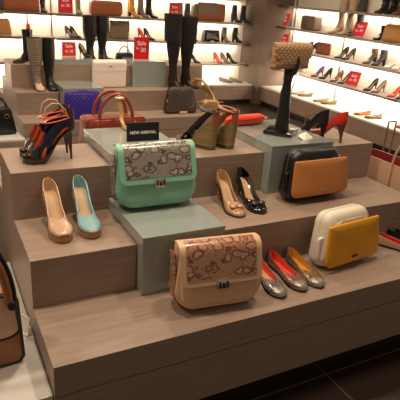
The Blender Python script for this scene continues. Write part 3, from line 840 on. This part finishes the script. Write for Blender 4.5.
# thin metal display frames standing on the floor
def frame(label, x, y, w, h, rz):
    t = thing('garment_rail_stand', label, 'metal frame', (x, y, 0), rz, 0, 'thin bronze display frames')
    for s in (-1, 1): mk('post', tube(bmesh.new(), [(s * w / 2, 0, 0), (s * w / 2, 0, h)], .006, 6), M['wood_heel'], t)
    mk('top_bar', tube(bmesh.new(), [(-w / 2, 0, h), (w / 2, 0, h)], .006, 6), M['wood_heel'], t)
    mk('foot', boxm(-w / 2 - .02, w / 2 + .02, -.05, .05, 0, .008), M['wood_heel'], t, smooth=False)
frame('thin bronze frame beyond the black and red pumps', 3.98, 3.60, .20, .27, 5)
frame('thin bronze frame behind the beige tote at the right', 2.50, 1.06, .07, .85, 0)

# ================================================================ far podium
F = 3.084
t = handbag('quilted_bag', 'purple quilted bag leaning on a glass block of the far podium', (.950, 3.225, T1), 4, M['purple'], W=.345, H=.245, D=.075, hand=M['purple_plain'], rise=.018, hr=.006, trim=M['purple_plain'], r1=.035, r2=.035, taper=.012, two=False, hw=.20, logo=M['silver'])
t = clutch('ivory_bag', 'large ivory leather bag leaning on the far podium top step', (1.33, 3.628, T2), 3, M['white_bag'], W=.345, H=.262, D=.06, cat='handbag', rb=.022, metal=None)
mk('flap', flap_mesh(.335, .06, .262, .10, .02), M['white_bag'], t)
mk('handle', tube(bmesh.new(), handle_arch(.055, .262, .018, -.03, .005), .006, 8), M['grey_dark'], t)
mk('logo_plate', boxm(-.018, .018, -.072, -.066, .205, .212), M['gold_metal'], t)
t = thing('woven_bag', 'dark brown woven bag on the lowest step of the far podium', 'handbag', (1.965, 3.295, T1), -2, -4)
out = rrect(.345, .255, .03, .045, .035)
mk('body', puffy(out, -.09, 0, .024, .006), M['woven'], t)
mk('zip', rim(out, -.045, .005, 1.006), M['black'], t)
mk('logo_plate', boxm(-.020, .020, -.104, -.097, .222, .232), M['silver'], t)
mk('side_buckle', ell(bmesh.new(), (-.155, -.07, .12), (.012, .02, .012)), M['gold_metal'], t)
mk('tag', boxm(-.03, .05, -.115, -.105, 0, .022), M['peach'], t)

boot('knee_boot', 'patterned grey beige knee boot with a plain foot on the far podium', (.625, 3.625, T2), -84, M['boot_pattern'], H=.455, L=.21, h=.03, calf=(.066, .064), top=(.074, .070), footm=M['beige'], group='knee boots on the far podium')
boot('knee_boot', 'black leather knee boot beside the patterned one', (.742, 3.625, T2), -86, M['black'], H=.455, L=.21, h=.03, calf=(.062, .058), top=(.066, .062), group='knee boots on the far podium')
boot('patent_boot', 'dark olive patent boot on the far podium top step at left', (.650, 3.78, T3), 190, M['black_patent'], H=.30, L=.20, h=.03, calf=(.046, .044), top=(.050, .046), footm=M['olive'])
boot('tall_boot', 'tall black boot on the top step, left one of its pair', (1.215, 3.93, T3), -85, M['black'], H=.445, L=.22, h=.05, calf=(.076, .070), top=(.076, .072), footm=M['black'], group='tall black boots on the top step')
boot('tall_boot', 'tall black boot on the top step, right one of its pair', (1.335, 3.95, T3), -72, M['black'], H=.445, L=.22, h=.05, calf=(.076, .070), top=(.076, .072), footm=M['black'], group='tall black boots on the top step')
boot('thigh_boot', 'black suede over-knee boot with wide top, left one of its pair', (1.960, 3.570, T2), -62, M['black_matte'], H=.72, L=.23, h=.05, calf=(.078, .070), top=(.082, .080), footm=M['brown_black'], lean=(-.02, .0), cuff=M['black_matte'], cuff_h=.26, group='over-knee boots by the sale card')
boot('thigh_boot', 'black suede over-knee boot with wide top, right one of its pair', (2.115, 3.600, T2), -52, M['black_matte'], H=.70, L=.22, h=.05, calf=(.078, .070), top=(.082, .080), footm=M['brown_black'], lean=(.0, .02), cuff=M['black_matte'], cuff_h=.26, group='over-knee boots by the sale card')

standup_sign('sale_card', 'large red sale card on the glass block left of the over-knee boots', (1.705, 3.70, G2 + .0), 0, [('Sale', .060, 0, .165), ('To', .028, -.045, .115), ('30', .060, .015, .100)], W=.165, H=.225)
standup_sign('sale_card', 'red sale card on the flat glass block of the far podium', (1.005, 3.86, .889), 0, [('Sale', .046, 0, .10), ('to 30', .036, 0, .052)], W=.135, H=.140)
pump('court_shoe', 'small black pump on the top step left of the tall boots', (1.130, 3.96, .889), -60, M['black'], M['tan_in'], M['tan_in'], L=.17, h=.07)
t = handbag('small_handbag', 'small black handbag with a gold handle behind the ivory bag', (1.62, 4.02, T3), 4, M['black'], W=.20, H=.085, D=.07, hand=M['gold_crinkle'], rise=.075, hr=.008, r1=.02, r2=.02, taper=.01, two=False, hw=.30)

# slouchy gold bag with looped strap at the right end
t = thing('slouchy_bag', 'slouchy metallic gold bag with a big looped strap at far podium right end', 'handbag', (2.325, 3.33, T1), -10)
out = [(x, z) for x, z in rrect(.21, .125, .05, .05, .01)]
mk('body', puffy(out, -.11, 0, .035, .014), M['gold_crinkle'], t)
mk('strap', tube(bmesh.new(), [(.045, -.05, .11), (.02, -.04, .17), (-.02, -.02, .235), (-.075, .03, .30), (-.125, .06, .305), (-.145, .09, .262), (-.125, .11, .222), (-.075, .11, .212), (-.03, .08, .225), (.0, .02, .19), (.02, -.02, .12)], [.024, .024, .024, .024, .030, .036, .034, .030, .026, .024, .022], 10, .55), M['gold_crinkle'], t)
bm = bmesh.new()
for s in (-1, 1): tube(bm, [(s * .09, -.06, .095), (s * .12, -.07, .100), (s * .15, -.07, .094)], [.012, .008, .004], 6, .5)
mk('bow_ends', bm, M['rope'], t)
mk('strap_ring', tube(bmesh.new(), [(.0 + .02 * math.cos(a), -.03, .215 + .02 * math.sin(a)) for a in [2 * PI * i / 12 for i in range(12)]], .006, 6, closed=True), M['brown_black'], t)

# black handbag on the left plinth
t = handbag('black_handbag', 'black handbag with silver ring on the white plinth at the left', (.225, 3.31, .311), 0, M['black'], W=.30, H=.24, D=.12, hand=M['black'], rise=.085, hr=.008, trim=M['black_patent'], r1=.03, r2=.05, taper=.03)
mk('ring', tube(bmesh.new(), [(.075 + .018 * math.cos(a), -.138, .165 + .018 * math.sin(a)) for a in [2 * PI * i / 12 for i in range(12)]], .004, 6, closed=True), M['silver'], t)

# ================================================================ back wall shelves
S1, S2, S3, SCN = 1.194, .894, .577, .285
def shoe_pair(kind, specs):
    for a in specs: kind(*a[0], **a[1])
def bwp(px, z, label, up, inn=None, rz=-62, y=5.90, L=.215, h=.085, group=None, **k):
    return pump('court_shoe', label, (px, y, z), rz, up, inn if inn and inn.name in ('cobalt_patent', 'orange_leather') else up, inn or M['tan_in'], L=L, h=h, toe='point', group=group, **k)
# --- upper shelf
handbag('black_handbag', 'dark bag cut by the left edge on the upper back shelf', (0.65, 5.93, S1), 0, M['grey_dark'], W=.14, H=.22, D=.12)
handbag('wide_handbag', 'wide chestnut brown bag at left on the upper back shelf', (0.889, 5.93, S1), 0, M['chestnut'], W=.44, H=.21, D=.13, hand=M['brown'], rise=.08, trim=M['brown'], r1=.015, r2=.02, taper=.005)
boot('ankle_boot', 'dark narrow boot left of the first sale card, upper back shelf', (1.162, 5.92, S1), -90, M['brown_black'], H=.26, L=.20, calf=(.044, .038))
standup_sign('sale_card', 'red sale card at left on the upper back shelf', (1.432, 5.76, S1), 0, [('Sale', .06, 0, .165), ('to 30', .055, 0, .10)], W=.19, H=.24)
boot('ankle_boot', 'khaki suede boot right of the left sale card, upper back shelf', (1.618, 5.90, S1), -90, M['khaki'], H=.26, L=.18, calf=(.040, .036))
clutch('soft_bag', 'tan soft bag above the tall black boots, upper back shelf', (2.004, 5.93, S1), 0, M['chestnut'], W=.44, H=.19, D=.15, cat='handbag', rb=.05, flap=None)
boot('ankle_boot', 'mustard yellow boot at the middle of the upper back shelf', (2.35, 5.90, S1), -58, M['mustard'], H=.27, L=.21, calf=(.042, .038))
boot('ankle_boot', 'grey boot between the mustard and black boots, upper back shelf', (2.484, 5.90, S1), -60, M['grey'], H=.27, L=.21, calf=(.042, .038))
boot('ankle_boot', 'black boot right of the grey boot on the upper back shelf', (2.606, 5.90, S1), -58, M['black'], H=.27, L=.22, calf=(.044, .040))
standup_sign('sale_card', 'red sale card above the over-knee boots, upper back shelf', (2.996, 5.76, S1), 0, [('Sale', .055, 0, .165), ('to 30', .05, 0, .10)], W=.17, H=.225)
boot('ankle_boot', 'dark green boot partly behind the middle sale card', (3.125, 5.90, S1), -88, M['khaki'], H=.23, L=.19, calf=(.040, .036))
boot('ankle_boot', 'dark green boot standing right of the middle sale card', (3.223, 5.90, S1), -60, M['grey_dark'], H=.23, L=.19, calf=(.042, .038))
t = clutch('soft_bag', 'beige gathered bag left of the long clutch, upper back shelf', (3.406, 5.93, S1), 0, M['taupe'], W=.14, H=.23, D=.12, cat='handbag', rb=.04)
t = clutch('long_clutch', 'long beige and orange flap bag on the upper back shelf', (3.628, 5.88, S1), -2, M['chestnut'], W=.46, H=.25, D=.10, cat='handbag', rb=.03, metal=M['gold_metal'])
mk('flap', flap_mesh(.34, .10, .25, .15, .02), M['taupe'], t).location.x = -.06
boot('ankle_boot', 'black ankle boot near the pillar, left one, upper back shelf', (4.035, 5.90, S1), -66, M['black'], H=.25, L=.20, calf=(.042, .038))
boot('ankle_boot', 'black ankle boot nearest the pillar, upper back shelf', (4.199, 5.90, S1), -70, M['black'], H=.25, L=.20, calf=(.042, .038))
# --- second shelf
handbag('canvas_tote', 'tan bag with thin handle at the left edge, second back shelf', (0.641, 5.90, S2), 0, M['gold_tan'], W=.22, H=.20, D=.11, hand=M['taupe'], rise=.07, trim=M['cream'], two=False)
bwp(0.946, S2, 'orange pump with black heel tip above the olive patent boot', M['orange'], rz=84, y=5.73, L=.2, h=.10)
for px, lb, m_ in ((66, 'left', 'grey_dark'), (72, 'right', 'black')):
    bwp({66: 1.45, 72: 1.517}[px], S2, 'dark pump with beige inside, %s one, left of the tall boots' % lb, M[m_], M['cream_in'], group='dark pumps on the second back shelf')
clutch('flap_bag', 'taupe square flap bag with gold clasp, second back shelf', (2.193, 5.90, S2), 0, M['taupe'], W=.28, H=.235, D=.09, flap=M['taupe'], metal=M['gold_metal'], cat='handbag', rb=.01)
clutch('small_purse', 'small tan purse left of the taupe flap bag', (2.004, 5.90, S2), 0, M['tan'], W=.08, H=.11, D=.07, cat='purse', rb=.02)
bwp(2.493, S2, 'red pump behind the large sale card', M['red'], M['cream_in'], h=.10)
bwp(2.585, S2, 'black pump right of the red pump on the second back shelf', M['black'], M['cream_in'], h=.10)
boot('ankle_boot', 'brown snake print ankle boot right of the over-knee boots', (3.211, 5.90, S2), -66, M['snake_small'], H=.19, L=.20, calf=(.042, .038))
boot('ankle_boot', 'dark grey ankle boot right of the snake print boot', (3.295, 5.90, S2), -66, M['grey_dark'], H=.19, L=.20, calf=(.042, .038))
t = handbag('glossy_bag', 'glossy black frame bag on the second back shelf', (3.656, 5.88, S2), 0, M['black_patent'], W=.28, H=.17, D=.10, hand=None, trim=M['silver'], r1=.02, r2=.02, taper=.015)
mk('price_tag', boxm(-.03, .03, -.125, -.118, .0, .02), M['paper'], t)
boot('ankle_boot', 'brown high-heeled ankle boot right of the glossy bag', (3.887, 5.90, S2), -70, M['taupe'], H=.22, L=.19, h=.09, calf=(.040, .036))
boot('ankle_boot', 'black high-heeled ankle boot near the pillar, second back shelf', (4.087, 5.90, S2), -64, M['black'], H=.22, L=.19, h=.09, calf=(.040, .036))
# --- lowest shelf
bwp(3.215, S3, 'tan pump on the lowest back shelf right of the over-knee boots', M['tan'], M['cream_in'])
bwp(3.352, S3, 'black pump right of the tan pump on the lowest back shelf', M['black'], M['cream_in'])
bwp(3.774, S3, 'orange pump in the trio on the lowest back shelf', M['orange'], rz=-72, h=.10)
bwp(3.901, S3, 'grey brown pump in the trio on the lowest back shelf', M['taupe'], rz=-66, h=.10)
bwp(4.012, S3, 'black pump in the trio on the lowest back shelf', M['black'], rz=-62, h=.10)
# --- bench
lo = dict(L=.24, h=.012, kind='block', tp=TOP_LOAF, dm=DOME_LOAF, s1=.42, s2=.5, group='loafers on the back bench')
pump('loafer', 'light grey loafer on the white back bench', (3.885, 5.85, SCN), -52, M['grey'], M['cream_in'], M['cream_in'], **lo)
pump('loafer', 'dark olive loafer on the white back bench', (4.073, 5.85, SCN), -52, M['khaki'], M['cream_in'], M['cream_in'], **lo)

# ================================================================ right wall shelves
R0, R1, R2, R3, RCN = 1.494, 1.194, .894, .580, .285
def rwp(y, z, label, up, inn=None, rz=176, x=4.81, L=.215, h=.085, group=None, name='court_shoe', **k):
    return pump(name, label, (x, y, z), rz, up, inn if inn and inn.name in ('cobalt_patent', 'orange_leather') else up, inn or M['tan_in'], L=L, h=h, toe='point', group=group, **k)
def wall_sign(label, y, z, H=.20):
    return standup_sign('sale_card', label, (4.66, y, z), -72, [('Sale', .055, 0, .14), ('to 30', .048, 0, .085)], W=.17, H=H, tilt=-22)
# topmost shelf: boot feet only
for px, lb, m_ in ((3.48, 'leftmost dark boot on the topmost right shelf', 'brown_black'), (3.337, 'middle dark boot on the topmost right shelf', 'black'), (3.199, 'rightmost dark boot on the topmost right shelf', 'brown')):
    boot('ankle_boot', lb, (4.80, px, R0), 178, M[m_], H=.25, L=.20)
# second shelf
wall_sign('red sale card nearest the pillar, second right shelf from top', 5.403, R1)
t = clutch('striped_bag', 'brown striped duffel bag on the second right shelf from top', (4.80, 4.791, R1), -90, M['taupe'], W=.30, H=.19, D=.15, cat='handbag', rb=.03)
for i, q in enumerate((-.11, -.07, -.03, .02)):
    mk('stripe', tube(bmesh.new(), [(q, -.158, .02), (q, -.160, .10), (q, -.15, .17), (q, -.10, .197), (q, -.03, .195)], .009, 6, .3, up=(0, -1, 0)), M['chestnut'] if i % 2 else M['brown'], t)
boot('tall_boot', 'tall beige suede boot, left one, second right shelf from top', (4.80, 4.192, R1), 172, M['beige'], H=.50, L=.24, h=.05, calf=(.058, .054), top=(.064, .060), soft=.5, group='tall beige boots on the right wall')
boot('tall_boot', 'tall beige suede boot, right one, second right shelf from top', (4.80, 4.016, R1), 172, M['beige'], H=.50, L=.24, h=.05, calf=(.058, .054), top=(.064, .060), soft=.5, group='tall beige boots on the right wall')
boot('tall_boot', 'dark grey tall boot behind a sale card on the right wall', (4.80, 3.848, R1), 176, M['grey_dark'], H=.48, L=.23, h=.04, calf=(.054, .050))
wall_sign('red sale card in front of the dark grey tall boot', 3.773, R1)
boot('ankle_boot', 'black high-heeled ankle boot left of the tan satchel', (4.80, 3.414, R1), 176, M['black'], H=.17, L=.20, h=.07, calf=(.046, .042))
handbag('top_handle_bag', 'light tan bag with arched handles at right edge, second shelf', (4.80, 3.222, R1), -84, M['gold_tan'], W=.30, H=.20, D=.14, hand=M['wood_heel'], rise=.13, hr=.006, metal=M['gold_metal'], r1=.03, r2=.04, taper=.02, hw=.22)
# third shelf
wall_sign('red sale card just behind the quilted clutch, third right shelf', 5.361, R2)
rwp(4.788, R2, 'black pump peeking over the quilted clutch, left one', M['black'], group='black pumps peeking over the quilted clutch')
rwp(4.672, R2, 'black pump peeking over the quilted clutch, right one', M['black'], group='black pumps peeking over the quilted clutch')
t = clutch('flat_clutch', 'copper brown flat clutch right of the quilted clutch', (4.78, 4.471, R2), -84, M['chestnut'], W=.24, H=.155, D=.05, flap=None, rb=.008, metal=M['gold_metal'])
mk('edge_binding', rim(rrect(.24, .155, .008, .008), -.045, .005, .99), M['brown'], t)
rwp(4.035, R2, 'black stiletto pump, left one, third right shelf', M['black'], h=.10, group='black stilettos on the third right shelf')
rwp(3.899, R2, 'black stiletto pump, right one, third right shelf', M['brown_black'], h=.10, group='black stilettos on the third right shelf')
boot('ankle_boot', 'taupe high-heeled ankle boot on the third right shelf', (4.82, 3.517, R2), 172, M['taupe'], H=.19, L=.21, h=.09, calf=(.044, .040), toe='point')
boot('ankle_boot', 'dark grey high-heeled ankle boot on the third right shelf', (4.82, 3.364, R2), 172, M['grey_dark'], H=.19, L=.21, h=.09, calf=(.044, .040), toe='point')
t = thing('display_card', 'plain white card on the third right shelf at the right edge', 'card', (4.80, 3.059, R2), -82, -6)
mk('card', boxm(-.11, .11, -.004, .004, 0, .19), M['paper'], t, smooth=False)
rwp(3.156, R2, 'pale silver pump before the white card, left one', M['cream'], x=4.76, L=.17, h=.05, group='pale pumps before the white card')
rwp(3.032, R2, 'pale silver pump before the white card, right one', M['cream'], x=4.76, L=.17, h=.05, group='pale pumps before the white card')
# lowest shelf
rwp(4.929, R3, 'dark pump below the quilted clutch on the lowest right shelf', M['brown_black'])
rwp(4.459, R3, 'navy and brown pump, left one, left of the lowest sale card', M['brown'], M['blue'], h=.10)
rwp(4.284, R3, 'black and silver pump, right one, left of the lowest sale card', M['black'], M['silver'], h=.10)
rwp(4.054, R3, 'brown pump beside the lowest sale card', M['brown'], h=.10)
rwp(3.894, R3, 'dark brown pump touching the lowest sale card', M['brown_black'], h=.10)
wall_sign('red sale card on the lowest right shelf', 3.722, R3)
rwp(3.414, R3, 'black pump right of the lowest sale card', M['black'], h=.10)
rwp(3.277, R3, 'bronze brown pump next to the black one, lowest right shelf', M['taupe'], h=.10)
rwp(3.017, R3, 'orange pump on the lowest right shelf', M['orange'], M['orange'], h=.08)
rwp(2.878, R3, 'dark green pump at the right edge, lowest right shelf', M['grey_dark'], h=.08)
# bench
bf = dict(L=.23, h=.004, p=.003, kind='none', tp=TOP_FLAT, dm=DOME_FLAT, s1=.50, s2=.68)
def rbf(y, label, m_, inn, rz=170, x=4.70, group=None): return pump('ballet_flat', label, (x, y, RCN), rz, m_, inn, inn, group=group, **bf)
rbf(4.68, 'rose beige flat by the black mannequin arm on the right bench', M['nude'], M['cream_in'], rz=160, x=4.72)
rbf(4.514, 'brown flat by the mannequin arm on the right bench', M['taupe'], M['cream_in'], rz=160, x=4.72)
rbf(4.134, 'pale gold flat on the right bench above the black pump', M['gold_crinkle'], M['cream_in'], rz=158, x=4.70)
rbf(3.967, 'olive flat on the right bench above the black pump', M['khaki'], M['cream_in'], rz=158, x=4.70)
rbf(3.32, 'orange beige flat on the right bench above the red pump', M['tan'], M['coral'], rz=160, x=4.70)
rbf(3.131, 'snake print flat on the right bench above the red pump', M['snake_must'], M['coral'], rz=160, x=4.70)
rbf(2.645, 'coral flat on the right bench at the right edge', M['coral'], M['tan_in'], rz=160, x=4.72)

# ================================================================ lights
def area(name, loc, rot, sx, sy, power, col=(1, .86, .70)):
    l = bpy.data.lights.new(name, 'AREA'); l.shape = 'RECTANGLE'; l.size = sx; l.size_y = sy; l.energy = power; l.color = col
    o = bpy.data.objects.new(name, l); COL.objects.link(o); o.location = loc; o.rotation_euler = [R(a) for a in rot]; return o
WARM = (1, .83, .62)
LED = (1, .90, .74)
for z, e in ((1.48, 24), (1.165, 28), (.865, 32), (.548, 44)):
    area('shelf_light', (1.2, 5.90, z), (18, 0, 0), 6.0, .03, e, LED)
for z, e in ((1.465, 24), (1.165, 27), (.865, 30), (.550, 44)):
    area('shelf_light', (4.77, 2.9, z), (0, -18, 0), .03, 4.9, e, LED)
for x, y, p in ((.2, .5, 23), (1.2, .3, 20), (1.1, 1.6, 18), (.9, 3.5, 22), (2.0, 3.3, 22), (3.4, 3.0, 14), (3.4, 1.2, 10), (-1.1, .6, 26), (-.9, 3.0, 16)):
    area('ceiling_spot', (x, y, 2.9), (0, 0, 0), .18, .18, p, WARM)
w = bpy.data.worlds.new('World'); SC.world = w; w.use_nodes = True
w.node_tree.nodes['Background'].inputs[0].default_value = (.9, .72, .55, 1)
w.node_tree.nodes['Background'].inputs[1].default_value = .24

# ================================================================ camera
yaw, pitch, roll = 0.50453, 0.38583, 0.07796
f = Vector((math.sin(yaw) * math.cos(pitch), math.cos(yaw) * math.cos(pitch), -math.sin(pitch)))
r = Vector((math.cos(yaw), -math.sin(yaw), 0)); u = r.cross(f)
c, s = math.cos(roll), math.sin(roll)
r2 = r * c + u * s; u2 = -r * s + u * c
cd = bpy.data.cameras.new('Camera'); cam = bpy.data.objects.new('Camera', cd); COL.objects.link(cam)
mw = Matrix((r2, u2, -f)).transposed().to_4x4(); mw.translation = Vector((-0.2404, -1.3000, 1.5474))
cam.matrix_world = mw
cd.sensor_width = 36; cd.lens = 503.36 * 36 / 400; cd.clip_start = .05
SC.camera = cam
SC.view_settings.view_transform = 'Standard'; SC.view_settings.look = 'None'; SC.view_settings.exposure = 0; SC.view_settings.gamma = 1
SC.view_settings.use_curve_mapping = False
